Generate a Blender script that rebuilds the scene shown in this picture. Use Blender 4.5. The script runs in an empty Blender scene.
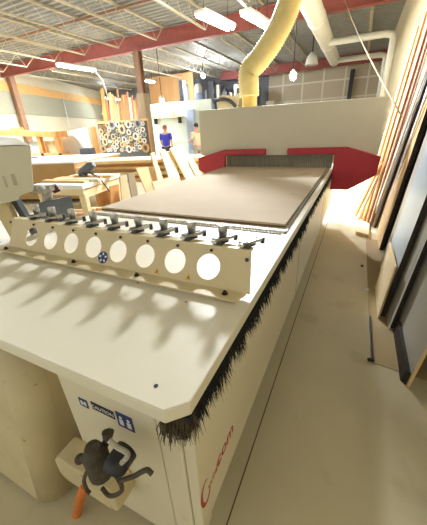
import bpy, bmesh, math, random
from mathutils import Vector, Matrix
random.seed(7)
C = bpy.context.scene.collection
PI = math.pi

# ------------------------------------------------------------------ camera
RX = Vector((0.9036566, 0.14723877, -0.40215108))
RY = Vector((0.42597957, -0.40576359, 0.80863918))
RZ = Vector((-0.04411523, -0.90204027, -0.42939165))
CAM = Vector((0, 0, 1.51)); FPX = 280.0
cd = bpy.data.cameras.new('camera'); cam = bpy.data.objects.new('camera', cd); C.objects.link(cam)
rot = Matrix(((RX.x, -RX.y, -RX.z), (RY.x, -RY.y, -RY.z), (RZ.x, -RZ.y, -RZ.z)))
cam.matrix_world = Matrix.Translation(CAM) @ rot.to_4x4()
cd.sensor_fit = 'VERTICAL'; cd.sensor_height = 36; cd.sensor_width = 36*427/525
cd.lens = 36*FPX/525; cd.clip_start = 0.02; cd.clip_end = 200
bpy.context.scene.camera = cam

def ray(x, y):
    v = Vector((x-213.5, y-262.5, FPX)); return Vector((RX.dot(v), RY.dot(v), RZ.dot(v)))
def aty(x, y, Y): r = ray(x, y); return CAM + r*((Y-CAM.y)/r.y)
def atz(x, y, Z): r = ray(x, y); return CAM + r*((Z-CAM.z)/r.z)
def atx(x, y, X): r = ray(x, y); return CAM + r*((X-CAM.x)/r.x)
def atp(x, y, p0, n): r = ray(x, y); return CAM + r*((Vector(p0)-CAM).dot(n)/r.dot(n))

# ------------------------------------------------------------------ materials
def lin(c): return tuple((v/255/12.92 if v/255 <= .04045 else ((v/255+.055)/1.055)**2.4) for v in c)
MATS = {}
def mat(name, rgb, rough=.6, metal=0., var=.12, scale=6., stretch=(1, 1, 1), bump=0., emit=0., dirt=None, coat=0.):
    m = bpy.data.materials.new(name); m.use_nodes = True; nt = m.node_tree; N = nt.nodes; L = nt.links
    b = N['Principled BSDF']; b.inputs['Roughness'].default_value = rough; b.inputs['Metallic'].default_value = metal
    b.inputs['Coat Weight'].default_value = coat
    c = lin(rgb)
    tc = N.new('ShaderNodeTexCoord'); mp = N.new('ShaderNodeMapping'); mp.inputs['Scale'].default_value = stretch
    L.new(tc.outputs['Object'], mp.inputs['Vector'])
    nz = N.new('ShaderNodeTexNoise'); nz.inputs['Scale'].default_value = scale; nz.inputs['Detail'].default_value = 5
    L.new(mp.outputs['Vector'], nz.inputs['Vector'])
    cr = N.new('ShaderNodeValToRGB')
    cr.color_ramp.elements[0].position = .3; cr.color_ramp.elements[1].position = .7
    lo = tuple(v*(1-var) for v in c); hi = tuple(min(1, v*(1+var)) for v in c)
    cr.color_ramp.elements[0].color = (*lo, 1); cr.color_ramp.elements[1].color = (*hi, 1)
    L.new(nz.outputs['Fac'], cr.inputs['Fac'])
    out = cr.outputs['Color']
    if dirt:
        n2 = N.new('ShaderNodeTexNoise'); n2.inputs['Scale'].default_value = dirt[1]; n2.inputs['Detail'].default_value = 8
        L.new(tc.outputs['Object'], n2.inputs['Vector'])
        r2 = N.new('ShaderNodeValToRGB'); r2.color_ramp.elements[0].position = dirt[2]; r2.color_ramp.elements[1].position = dirt[2]+.12
        L.new(n2.outputs['Fac'], r2.inputs['Fac'])
        mx = N.new('ShaderNodeMix'); mx.data_type = 'RGBA'
        L.new(r2.outputs['Color'], mx.inputs['Factor']); L.new(out, mx.inputs['A']); mx.inputs['B'].default_value = (*lin(dirt[0]), 1)
        out = mx.outputs['Result']
    L.new(out, b.inputs['Base Color'])
    if bump:
        bp = N.new('ShaderNodeBump'); bp.inputs['Strength'].default_value = bump; bp.inputs['Distance'].default_value = .01
        L.new(nz.outputs['Fac'], bp.inputs['Height']); L.new(bp.outputs['Normal'], b.inputs['Normal'])
    if emit:
        b.inputs['Emission Color'].default_value = (*c, 1); b.inputs['Emission Strength'].default_value = emit
    MATS[name] = m; return m

cream = mat('machine_cream', (214, 204, 178), .38, var=.03, scale=2, dirt=((190, 172, 135), 9, .66))
cream_top = mat('table_cream', (222, 214, 192), .42, var=.03, scale=3)
cream_dusty = mat('dusty_cream', (196, 180, 142), .6, var=.08, scale=7, dirt=((120, 100, 66), 22, .67))
cream_face = mat('fence_cream', (208, 190, 150), .5, var=.04, scale=4)
panel_grey = mat('gantry_panel_paint', (200, 194, 172), .5, var=.03, scale=2)
gantry_red = mat('guard_red', (172, 38, 52), .45, var=.08, scale=5)
bristle = mat('black_bristle', (20, 19, 20), .8, var=.3, scale=60)
bristle_d = mat('dusty_bristle', (74, 62, 44), .9, var=.4, scale=50)
curtain_m = mat('curtain_bristle', (122, 116, 100), .8, var=.35, scale=20, stretch=(8, 1, .4))
dark = mat('dark_grey_plastic', (38, 38, 40), .5)
darkline = mat('dark_joint', (40, 36, 30), .8)
groove = mat('groove_dark', (86, 74, 58), .8)  # flat dark strips of the bed slot and side groove
steel = mat('clamp_steel', (178, 176, 170), .32, .75, var=.15, scale=30)
steel_d = mat('dark_steel', (66, 68, 72), .4, .5, var=.25, scale=25)
bolt_m = mat('black_bolt', (42, 34, 30), .5, .3)
slate = mat('slate_paint', (92, 98, 106), .5, var=.1)
dust_grey = mat('dusty_grey', (170, 164, 150), .9, var=.3, scale=40)
maroon = mat('maroon_plastic', (96, 44, 46), .5)
mdf = mat('mdf_sheet', (186, 169, 145), .85, var=.03, scale=3, dirt=((176, 156, 128), 2.2, .6))
mdf.node_tree.nodes['Principled BSDF'].inputs['Specular IOR Level'].default_value = .15
mdf_edge = mat('mdf_edge', (120, 86, 58), .8, var=.15)
floor_m = mat('concrete_floor', (200, 189, 156), .42, var=.07, scale=1.4, dirt=((184, 172, 138), 3.2, .58))
carton = mat('brown_cardboard', (168, 146, 104), .85, var=.07, scale=3, dirt=((150, 126, 84), 4, .6))
pine = mat('pine_wood', (226, 186, 126), .7, var=.1, scale=5, stretch=(1, 1, .15))
pine_l = mat('pale_pine', (238, 214, 168), .7, var=.07, scale=5, stretch=(1, 1, .2))
pine_o = mat('orange_pine', (218, 158, 92), .7, var=.14, scale=5, stretch=(1, 1, .15))
ply = mat('plywood', (228, 192, 138), .7, var=.08, scale=4)
brownwood = mat('brown_board', (170, 120, 72), .7, var=.16, scale=5, stretch=(1, 1, .12))
redwood = mat('reddish_board', (166, 112, 84), .7, var=.16, scale=5, stretch=(1, 1, .12))
greywood = mat('weathered_board', (168, 150, 120), .8, var=.14, scale=6, stretch=(1, 1, .12))
whitelam = mat('white_laminate', (240, 238, 232), .4, var=.02)
bluelam = mat('pale_blue_laminate', (188, 200, 206), .35, var=.03, scale=2)
greylam = mat('grey_laminate', (190, 184, 172), .38, var=.04, scale=2)
blackedge = mat('dark_board_edge', (50, 40, 32), .8, var=.3, scale=20)
redsteel = mat('red_primer_steel', (156, 84, 76), .6, var=.12)
brownsteel = mat('rusty_brown_steel', (146, 110, 84), .6, var=.14)
joist_m = mat('joist_paint', (186, 176, 150), .6, var=.08)
deck_m = mat('roof_deck', (150, 150, 146), .6, var=.12, scale=2)
wall_cream = mat('cream_wall_paint', (226, 214, 182), .8, var=.03, scale=2)
wall_grey = mat('grey_wall_paint', (164, 162, 140), .8, var=.03)
wall_low = mat('pale_wall_paint', (214, 204, 176), .8, var=.03)
osb = mat('osb_panel', (222, 174, 108), .8, var=.16, scale=12)
backwall_m = mat('blue_grey_wall', (120, 124, 132), .8, var=.12, scale=2, stretch=(3, 1, .3))
teal_w = mat('pale_teal_wall', (204, 216, 210), .6, var=.03)
duct_m = mat('white_duct', (232, 230, 224), .45, var=.03)
pipe_m = mat('pale_pipe', (224, 224, 216), .4, var=.03)
hose_m = mat('yellow_hose', (230, 208, 138), .55, var=.06, scale=12)
tube_e = mat('lamp_tube', (255, 250, 240), .4, var=0, emit=25)
tube_f = mat('far_lamp_tube', (255, 250, 240), .4, var=0, emit=25)
bulb_e = mat('lamp_bulb', (255, 250, 240), .4, var=0, emit=160)
fixture_m = mat('lamp_housing', (230, 228, 220), .5, var=.02)
dusty_dark = mat('dusty_dark_fitting', (74, 66, 54), .85, var=.3, scale=45)
orange = mat('orange_hose', (206, 112, 40), .6, var=.1)
yellow_p = mat('warning_yellow', (214, 162, 40), .5, var=.05)
blue_p = mat('sticker_blue', (34, 50, 110), .5, var=.08, scale=40)
white_p = mat('sticker_white', (225, 226, 230), .5, var=.02)
black_p = mat('sticker_black', (26, 26, 30), .5, var=.05)
red_p = mat('lettering_red', (168, 38, 30), .5, var=.15, scale=60)
pink_p = mat('faded_lettering', (196, 140, 116), .6, var=.1, scale=60)
ghost_p = mat('rubbed_lettering', (168, 150, 118), .6, var=.05, scale=60)
skin = mat('skin', (206, 152, 120), .55, var=.03); hair_m = mat('dark_hair', (38, 30, 26), .7)
hair_r = mat('reddish_hair', (150, 92, 66), .7)
shirt_b = mat('blue_cloth', (62, 66, 190), .8, var=.06, scale=20); shirt_w = mat('pale_cloth', (226, 206, 182), .8, var=.05, scale=20)
jeans = mat('dark_jeans', (58, 62, 86), .8, var=.1, scale=20); trous = mat('grey_cloth', (176, 172, 164), .8, var=.06, scale=20)
shoe_m = mat('shoe_leather', (44, 38, 34), .6)
board_dark = mat('dark_pegboard', (92, 94, 96), .7, var=.1)
ring_cols = [mat('edging_white', (236, 232, 222), .5, var=.02), mat('edging_cream', (226, 206, 160), .5, var=.04), mat('edging_tan', (196, 150, 96), .5, var=.05), mat('edging_grey', (170, 172, 172), .5, var=.03)]
bag_b = mat('pale_blue_bag', (158, 176, 206), .8, var=.06); bag_w = mat('white_bag', (214, 214, 214), .8, var=.05)
hood = mat('beige_hood', (204, 190, 150), .6, var=.06)

# drywall: unpainted boards with pale taped seams
def drywall():
    m = mat('unpainted_drywall', (214, 202, 178), .85, var=.05, scale=1.5)
    nt = m.node_tree; N = nt.nodes; L = nt.links
    tc = N.new('ShaderNodeTexCoord'); mp = N.new('ShaderNodeMapping'); mp.inputs['Rotation'].default_value = (PI/2, 0, 0)
    L.new(tc.outputs['Object'], mp.inputs['Vector'])
    bk = N.new('ShaderNodeTexBrick'); bk.offset = 0; bk.inputs['Scale'].default_value = 1
    bk.inputs['Brick Width'].default_value = 1.3; bk.inputs['Row Height'].default_value = 1.0; bk.inputs['Mortar Size'].default_value = .06
    bk.inputs['Mortar Smooth'].default_value = .4
    bk.inputs['Color1'].default_value = (*lin((212, 200, 176)), 1); bk.inputs['Color2'].default_value = (*lin((202, 190, 166)), 1)
    bk.inputs['Mortar'].default_value = (*lin((238, 232, 216)), 1)
    L.new(mp.outputs['Vector'], bk.inputs['Vector']); L.new(bk.outputs['Color'], N['Principled BSDF'].inputs['Base Color'])
    return m
drywall_m = drywall()

# ------------------------------------------------------------------ mesh helpers
WL = {}
class MB:
    def __init__(s): s.bm = bmesh.new(); s.mats = []
    def _mi(s, m):
        if m is None: return 0
        if m not in s.mats: s.mats.append(m)
        return s.mats.index(m)
    def _faces(s, fs, m):
        i = s._mi(m)
        for f in fs: f.material_index = i
    def hexa(s, p, m=None):            # p: 8 corners, bottom 4 then top 4 (same winding)
        v = [s.bm.verts.new(q) for q in p]
        F = [(3, 2, 1, 0), (4, 5, 6, 7), (0, 1, 5, 4), (1, 2, 6, 5), (2, 3, 7, 6), (3, 0, 4, 7)]
        fs = [s.bm.faces.new([v[i] for i in f]) for f in F]; s._faces(fs, m); return fs
    def box(s, x0, x1, y0, y1, z0, z1, m=None):
        return s.hexa([(x0, y0, z0), (x1, y0, z0), (x1, y1, z0), (x0, y1, z0), (x0, y0, z1), (x1, y0, z1), (x1, y1, z1), (x0, y1, z1)], m)
    def obox(s, c, ex, ey, ez, m=None): # centre and three half-axis vectors
        c = Vector(c); ex = Vector(ex); ey = Vector(ey); ez = Vector(ez)
        return s.hexa([c-ex-ey-ez, c+ex-ey-ez, c+ex+ey-ez, c-ex+ey-ez, c-ex-ey+ez, c+ex-ey+ez, c+ex+ey+ez, c-ex+ey+ez], m)
    def bar(s, a, b, w, h, m=None, up=(0, 0, 1)):
        a = Vector(a); b = Vector(b); d = (b-a).normalized(); u = Vector(up)
        if abs(d.dot(u)) > .98: u = Vector((1, 0, 0))
        sx = d.cross(u).normalized(); sz = sx.cross(d).normalized()
        return s.obox((a+b)/2, sx*w/2, (b-a)/2, sz*h/2, m)
    def prism(s, poly, vec, m=None):   # poly: list of 3D points, extruded along vec
        vec = Vector(vec); a = [s.bm.verts.new(p) for p in poly]; b = [s.bm.verts.new(Vector(p)+vec) for p in poly]
        n = len(poly); fs = [s.bm.faces.new(a[::-1]), s.bm.faces.new(b)]
        for i in range(n): fs.append(s.bm.faces.new([a[i], a[(i+1) % n], b[(i+1) % n], b[i]]))
        s._faces(fs, m); return fs
    def tube(s, pts, r, seg=10, m=None, cap=True):
        pts = [Vector(p) for p in pts]; rings = []; n = len(pts)
        rs = r if isinstance(r, (list, tuple)) else [r]*n
        prev = None
        for i, p in enumerate(pts):
            d = (pts[min(i+1, n-1)]-pts[max(i-1, 0)]).normalized()
            if prev is None:
                u = Vector((0, 0, 1)) if abs(d.z) < .9 else Vector((1, 0, 0))
                e1 = d.cross(u).normalized()
            else: e1 = (prev-d*prev.dot(d)).normalized()
            prev = e1; e2 = d.cross(e1)
            rings.append([s.bm.verts.new(p+(e1*math.cos(2*PI*k/seg)+e2*math.sin(2*PI*k/seg))*rs[i]) for k in range(seg)])
        fs = []
        for a, b in zip(rings, rings[1:]):
            for k in range(seg): fs.append(s.bm.faces.new([a[k], a[(k+1) % seg], b[(k+1) % seg], b[k]]))
        for f in fs: f.smooth = True
        if cap: fs += [s.bm.faces.new(rings[0][::-1]), s.bm.faces.new(rings[-1])]
        s._faces(fs, m); return fs
    def ring(s, c, n, ro, ri, t, seg=20, m=None):  # annulus of thickness t, axis n
        c = Vector(c); n = Vector(n).normalized(); u = Vector((0, 0, 1)) if abs(n.z) < .9 else Vector((1, 0, 0))
        e1 = n.cross(u).normalized(); e2 = n.cross(e1); prof = [(ro, -t/2), (ro, t/2), (ri, t/2), (ri, -t/2)]; R = []
        for k in range(seg):
            a = 2*PI*k/seg; d = e1*math.cos(a)+e2*math.sin(a)
            R.append([s.bm.verts.new(c+d*r+n*h) for r, h in prof])
        fs = []
        for k in range(seg):
            a, b = R[k], R[(k+1) % seg]
            for j in range(4): fs.append(s.bm.faces.new([a[j], b[j], b[(j+1) % 4], a[(j+1) % 4]]))
        s._faces(fs, m)
    def ball(s, c, r, m=None, sc=(1, 1, 1), seg=12):
        o = bmesh.ops.create_uvsphere(s.bm, u_segments=seg, v_segments=max(6, seg//2+2), radius=r)
        fs = set()
        for v in o['verts']:
            v.co = Vector((v.co.x*sc[0], v.co.y*sc[1], v.co.z*sc[2]))+Vector(c)
            for f in v.link_faces: fs.add(f)
        for f in fs: f.smooth = True
        s._faces(fs, m)
    def build(s, name, m, parent=None, bevel=0., loc=None):
        base = Vector(loc) if loc is not None else (WL[parent.name] if parent else Vector((0, 0, 0)))
        bmesh.ops.recalc_face_normals(s.bm, faces=s.bm.faces)
        if base.length: bmesh.ops.translate(s.bm, verts=s.bm.verts, vec=-base)
        me = bpy.data.meshes.new(name); s.bm.to_mesh(me); s.bm.free()
        for mm in (s.mats or [m]): me.materials.append(mm)
        o = bpy.data.objects.new(name, me); C.objects.link(o)
        if parent: o.parent = parent
        else: o.location = base
        WL[o.name] = base
        if bevel:
            b = o.modifiers.new('bevel', 'BEVEL'); b.width = bevel; b.segments = 2; b.limit_method = 'ANGLE'; b.angle_limit = .6
        return o

def tag(o, label, cat, group=None):
    o['label'] = label; o['category'] = cat
    if group: o['group'] = group
    return o
def thing(name, label, cat, loc=(0, 0, 0), group=None):
    o = bpy.data.objects.new(name, None); C.objects.link(o); o.location = loc; o.empty_display_size = .1
    WL[o.name] = Vector(loc); return tag(o, label, cat, group)
def struct(o): o['kind'] = 'structure'; return o
def copy_tree(o, loc, label=None, group=None):
    r = o.copy(); C.objects.link(r); r.location = loc; WL[r.name] = Vector(loc)
    if label: r['label'] = label
    if group: r['group'] = group
    for ch in list(o.children):
        c = ch.copy(); C.objects.link(c); c.parent = r
        for g in list(ch.children):
            d = g.copy(); C.objects.link(d); d.parent = c
    return r
def text_mesh(txt, name, size, origin, ex, ey, m, parent, lift=.0012):
    cu = bpy.data.curves.new(name, 'FONT'); cu.body = txt; cu.size = size; cu.extrude = .0004; cu.align_x = 'CENTER'; cu.align_y = 'CENTER'; cu.offset = .0012 if size > .04 else 0
    t = bpy.data.objects.new(name+'_curve', cu); C.objects.link(t)
    bpy.context.view_layer.update()
    me = bpy.data.meshes.new_from_object(t.evaluated_get(bpy.context.evaluated_depsgraph_get()))
    bpy.data.objects.remove(t); bpy.data.curves.remove(cu)
    ex = Vector(ex).normalized(); ey = Vector(ey).normalized(); ez = ex.cross(ey)
    M = Matrix((ex, ey, ez)).transposed().to_4x4(); M.translation = Vector(origin)+ez*lift-WL[parent.name]
    me.transform(M); me.materials.clear(); me.materials.append(m); me.name = name
    o = bpy.data.objects.new(name, me); C.objects.link(o); o.parent = parent; WL[o.name] = WL[parent.name]
    return o

# ------------------------------------------------------------------ the room
U = Vector((.948, .318, 0)); V = Vector((-.318, .948, 0))     # axes of the skewed left part of the shop
b = MB(); b.box(-30, .75, -3, 26, -.1, 0); struct(b.build('floor', floor_m))
b = MB()
y = -3.0; prof = []
while y < 24.0:
    prof += [(y, 5.0), (y+.09, 5.0), (y+.12, 5.06), (y+.21, 5.06)]; y += .24
for (ya, za), (yb, zb) in zip(prof, prof[1:]):
    v = [b.bm.verts.new(p) for p in ((-30, ya, za), (.75, ya, za), (.75, yb, zb), (-30, yb, zb))]; b.bm.faces.new(v)
bmesh.ops.remove_doubles(b.bm, verts=b.bm.verts, dist=.0005)
b.box(-30, .75, -3, 24, 5.07, 5.12)
struct(b.build('ceiling', deck_m))
b = MB(); b.box(.75, .9, -3, 26, 0, 5.12); struct(b.build('wall_right', wall_cream))
b = MB(); b.box(-6.2, .75, 22.5, 22.65, 0, 5.06, drywall_m); b.box(-30, -6.2, 22.5, 22.65, 0, 5.06, backwall_m); struct(b.build('wall_back', None))
# skewed left wall, its plywood band and grey band
W0 = Vector((-17.4, 10.9, 0)); a0 = W0-V*8; a1 = W0+V*12.2
def wallband(z0, z1, off, t, m, name):
    b = MB(); p0 = a0+U*off; p1 = a1+U*off; q = -U*t
    b.hexa([p0+Vector((0, 0, z0)), p1+Vector((0, 0, z0)), p1+q+Vector((0, 0, z0)), p0+q+Vector((0, 0, z0)),
            p0+Vector((0, 0, z1)), p1+Vector((0, 0, z1)), p1+q+Vector((0, 0, z1)), p0+q+Vector((0, 0, z1))])
    return struct(b.build(name, m))
wallband(0, 4.95, 0, .15, wall_low, 'wall_left')
wallband(2.75, 3.85, .05, .05, wall_grey, 'trim_1')
wallband(3.85, 4.3, .08, .08, osb, 'trim_2')
# pale partition behind the two workers and brown board partition behind it
b = MB(); b.box(-9.9, -6.2, 13.0, 13.1, 0, 2.75); struct(b.build('wall_partition', teal_w))
b = MB()
for k in range(9):
    x = -13.1+k*.37; b.box(x, x+.36, 18.0+(k % 2)*.02, 18.1, 0, 4.75)
struct(b.build('wall_boarded', mat('boarded_wall', (196, 158, 112), .8, var=.1, scale=3, stretch=(1, 1, .1))))

def ibeam(name, y, label, m, xl=-26):
    b = MB(); b.box(xl, .74, y-.09, y+.09, 4.45, 4.475); b.box(xl, .74, y-.09, y+.09, 4.91, 4.935); b.box(xl, .74, y-.008, y+.008, 4.475, 4.91)
    tag(b.build(name, m), label, 'beam')
ibeam('steel_beam', 11.15, 'long red steel roof beam crossing the ceiling in front of the column top', redsteel)
ibeam('steel_beam', 20.6, 'far dark red steel beam above the unpainted drywall', redsteel, -9)
def joist(x, y0, y1):
    b = MB(); zb = 4.5; zt = 4.97
    b.box(x-.045, x+.045, y0, y1, zt-.03, zt+.025); b.box(x-.035, x+.035, y0+.55, y1-.55, zb-.022, zb+.022)
    n = max(2, int((y1-y0-1.1)/.75)); st = (y1-y0-1.1)/n; y = y0+.55
    b.bar((x, y0+.06, zt-.02), (x, y, zb), .025, .025)
    for k in range(n):
        b.bar((x, y+k*st, zb), (x, y+(k+.5)*st, zt-.03), .014, .014); b.bar((x, y+(k+.5)*st, zt-.03), (x, y+(k+1)*st, zb), .014, .014)
    b.bar((x, y1-.06, zt-.02), (x, y1-.55, zb), .025, .025)
    return b
for i, x in enumerate((-.2, -3.3, -5.1, -7.08, -8.85, -10.65, -12.5, -14.4, -16.2)):
    g = 'open web roof joists'
    tag(joist(x, 3.2, 11.05).build('roof_joist', joist_m), 'pale open web roof joist running from the camera side to the near red beam', 'joist', 'near roof joists')
    tag(joist(x, 11.25, 20.5).build('roof_joist', joist_m), 'pale open web roof joist running from the red beam toward the back wall', 'joist', 'far roof joists')
# red cross bracing seen under the deck
for k, y in enumerate((6.4, 8.6)):
    b = MB(); b.box(-16, -3.4, y-.03, y+.03, 4.84, 4.9)
    tag(b.build('bridging_bar', brownsteel), ['thin reddish bridging bar under the roof deck nearest the camera', 'thin reddish bridging bar under the roof deck between the nearer one and the red beam'][k], 'bar')
# column
b = MB(); x, y = -8.5, 11.15
b.box(x-.13, x+.13, y-.13, y-.11, 0, 4.45); b.box(x-.13, x+.13, y+.11, y+.13, 0, 4.45); b.box(x-.012, x+.012, y-.11, y+.11, 0, 4.45)
t = thing('steel_column', 'brown steel column holding the red beam left of the pegboard wall', 'column', (x, y, 0))
b.build('shaft', brownsteel, t)
b = MB(); b.box(x-.19, x+.19, y-.19, y+.19, 0, 3.0); b.build('column_casing', greywood, t, .01)
p = atz(8, 126, 2.2); b = MB(); q = W0+U*.3+V*.5
b.box(q.x-.14, q.x+.14, q.y-.14, q.y+.14, 0, 4.9); tag(b.build('wall_post', brownsteel), 'brown post against the pale left wall', 'post')
q = a0+V*13.2+U*.12; b = MB(); b.tube([(q.x, q.y, 1.2), (q.x, q.y, 3.9)], .04); tag(b.build('wall_conduit', pipe_m), 'thin grey conduit on the left wall above the white sheet', 'pipe')

# ------------------------------------------------------------------ ceiling lamps
def strip_lamp(cx, cy, z, ln, d, label, m, w=.1, power=0, aim=None):
    d = Vector(d).normalized(); s = Vector((d.y, -d.x, 0)); c = Vector((cx, cy, z))
    t = thing('strip_lamp', label, 'ceiling lamp', (cx, cy, z))
    b = MB(); b.obox(c+Vector((0, 0, .05)), s*(w*.75), d*(ln/2+.03), (0, 0, .035)); b.build('housing', fixture_m, t, .008)
    for k in (-1, 1):
        b = MB(); b.tube([c+s*k*w*.35-d*ln/2, c+s*k*w*.35+d*ln/2], w*.3, 10); b.build('lamp_tube', m, t)
    for k in (-1, 1):
        b = MB(); b.tube([c+d*k*ln*.4+Vector((0, 0, .08)), c+d*k*ln*.4+Vector((0, 0, 4.97-z))], .008, 6); b.build('hanger', steel_d, t)
    if power:
        ld = bpy.data.lights.new('lamp_light', 'AREA'); ld.shape = 'RECTANGLE'; ld.size = w; ld.size_y = ln; ld.energy = power; ld.color = (.93, 1.0, 1.1)
        lo = bpy.data.objects.new('lamp_light', ld); C.objects.link(lo)
        n = (c-Vector(aim)).normalized() if aim else Vector((0, 0, 1))
        yv = (d-n*d.dot(n)).normalized(); xv = yv.cross(n)
        Mx = Matrix((xv, yv, n)).transposed().to_4x4(); Mx.translation = c-Vector((0, 0, w*.4+.03)); lo.matrix_world = Mx
    return t
strip_lamp(-4.02, 9.0, 4.2, 1.5, (.15, 1, 0), 'blazing strip lamp left of the yellow hose, larger of the glaring pair', tube_e, .24, 90, (-1, 1, .9))
strip_lamp(-3.02, 9.6, 4.2, 1.5, (.15, 1, 0), 'blazing strip lamp right beside the top of the yellow hose', tube_e, .22, 60, (-.4, 2, .9))
strip_lamp(-2.35, 6.75, 4.25, .75, (.1, 1, 0), 'lit strip lamp in front of the glaring pair, just above the view', tube_e, .22, 620, (-.8, .6, .9))
strip_lamp(-11.55, 10.8, 4.2, 1.7, (.15, 1, 0), 'lit strip lamp hanging under the red beam at left', tube_f, .2, 1000, (-13.5, 10, 0))
strip_lamp(-19.5, 12.9, 4.2, 2.2, (.05, 1, 0), 'lit strip lamp at the left edge in front of the plywood band', tube_f, .2, 450, (-15.5, 12, 0))
strip_lamp(-18.8, 20.6, 4.15, 2.2, (-.1, 1, 0), 'lit strip lamp above the upright lumber at the end of the left wall', tube_f, .2, 160, (-16, 17, 0))
strip_lamp(-11.6, 15.7, 4.2, 1.3, (.1, 1, 0), 'small lit strip lamp right of the brown column', tube_f, .16, 500, (-11, 14, 0))
strip_lamp(-12.2, 6.6, 4.2, 1.7, (.15, 1, 0), 'added unseen strip lamp over the timber rack, brightening the left area', tube_f, .2, 400, (-11, 8, 0))  # extra lamp added out of view to brighten the left part
def bulb_lamp(p, label, m, r, power=0, aim=None):
    p = Vector(p); t = thing('pendant_lamp', label, 'lamp', p)
    b = MB(); b.ball(p, r, None); b.build('bulb', m, t)
    b = MB(); b.tube([p+Vector((0, 0, r*.7)), p+Vector((0, 0, r*1.6)), p+Vector((0, 0, r*2.2))], [r*1.3, r*.9, r*.3], 14); b.build('lamp_shade', fixture_m, t)
    if power:
        ld = bpy.data.lights.new('lamp_light', 'SPOT' if aim else 'POINT'); ld.energy = power; ld.shadow_soft_size = r
        if aim: ld.spot_size = 1.9; ld.spot_blend = .6
        ld.color = (.95, 1, 1.08)
        lo = bpy.data.objects.new('lamp_light', ld); C.objects.link(lo); lo.location = p-Vector((0, 0, r*1.3))
        if aim: lo.rotation_euler = (Vector(aim)-p).to_track_quat('-Z', 'Y').to_euler()
    b = MB(); b.tube([p+Vector((0, 0, r*2.1)), (p.x, p.y, 5.0)], .015, 6); b.build('cord', dark, t)
bulb_lamp(aty(293, 77, 8.6), 'glaring bulb lamp hanging beyond the gantry in front of the unpainted drywall', mat('big_lamp_bulb', (255, 252, 246), .4, var=0, emit=120),   .075, 1300, (-.1, 6.4, 0))
bulb_lamp(aty(162, 101, 12.6), 'glaring bulb lamp above the worker in the blue shirt', bulb_e, .1, 150)
bulb_lamp(aty(203, 76, 16.5), 'small pale pendant lamp left of the yellow hose end', bulb_e, .1, 420)
# unlit hanging heater near the duct
p = aty(312, 58, 15); t = thing('hanging_fan', 'grey round ventilator hanging left of the white duct end', 'ventilator', p)
b = MB(); b.tube([p+Vector((0, 0, -.25)), p+Vector((0, 0, .05)), p+Vector((0, 0, .2))], [.28, .2, .08], 16); b.build('body', pipe_m, t)
b = MB(); b.tube([p+Vector((0, 0, .15)), (p.x, p.y, 5)], .025, 6); b.build('rod', steel_d, t)
# cord dropping from the left lamp
b = MB(); b.tube([(-11.4, 11.55, 4.28), (-12.3, 13, 4.02), aty(108, 98, 15)], .035, 6)
tag(b.build('sloping_conduit', pipe_m), 'thin pale conduit sloping down from the lamp under the red beam', 'pipe')

# ------------------------------------------------------------------ duct work and hose
t = thing('ventilation_duct', 'large white round duct running along the ceiling at right', 'duct', (-1.5, 8, 4.1))
b = MB(); pts = [(-1.5, 4+k*.62, 4.1) for k in range(21)]
b.tube(pts, .235, 24); b.build('pipe_body', duct_m, t)
for k, yy in enumerate((7.0, 10.0, 13.0)):
    b = MB(); b.ring((-1.5, yy, 4.1), (0, 1, 0), .25, .235, .06, 24); b.build('joint_band', fixture_m, t)
for k, (yy, zz, zend) in enumerate(((12.2, 3.95, 1.9), (15.9, 4.0, 1.9))):
    b = MB(); r = .1
    b.tube([(-1.35, yy, zz), (.3, yy, zz), (.47, yy, zz-.04), (.53, yy, zz-.16), (.53, yy, zz-.4), (.53, yy, 0.01)], r, 14)
    tag(b.build('branch_pipe', pipe_m), ['white branch pipe nearer of the two turning down the right wall', 'white branch pipe farther of the two turning down the right wall'][k], 'pipe')
# yellow flexible hose with ridges
ctrl = [Vector((-1.66, 4.95, 1.602)), Vector((-1.68, 4.95, 2.0)), Vector((-1.68, 4.93, 2.28)), aty(259, 60, 4.9), aty(273, 40, 4.85), aty(284, 18, 4.8), aty(290, 0, 4.75), aty(294, -25, 4.7), aty(297, -60, 4.7), aty(300, -110, 4.7), Vector((-.9, 4.7, 4.98))]
def spline(ps, n):
    out = []
    for i in range(len(ps)-1):
        p0 = ps[max(i-1, 0)]; p1 = ps[i]; p2 = ps[i+1]; p3 = ps[min(i+2, len(ps)-1)]
        for k in range(n):
            t = k/n; out.append(.5*((2*p1)+(p2-p0)*t+(2*p0-5*p1+4*p2-p3)*t*t+(3*p1-p0-3*p2+p3)*t**3))
    return out+[ps[-1]]
sp = spline(ctrl, 16)
t = thing('extraction_hose', 'yellow ribbed dust extraction hose coming down behind the gantry panel', 'hose', sp[0])
b = MB(); b.tube(sp[14:], [.148+(.014 if k % 2 else 0) for k in range(len(sp)-14)], 18); b.build('hose_body', hose_m, t)
b = MB(); b.tube(sp[:17], .115, 18); b.build('hose_spigot', mat('hose_cuff', (218, 184, 104), .5), t)
# sagging cable
pa = atz(340, -14, 4.9); pb = Vector((.45, 4.5, 1.54))
b = MB(); b.tube([pa.lerp(pb, k/12)-Vector((0, 0, .12*math.sin(PI*k/12))) for k in range(13)], .011, 6)
tag(b.build('hanging_cable', greywood), 'thin tan cable slanting from the ceiling down to the leaning planks', 'cable')

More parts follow.
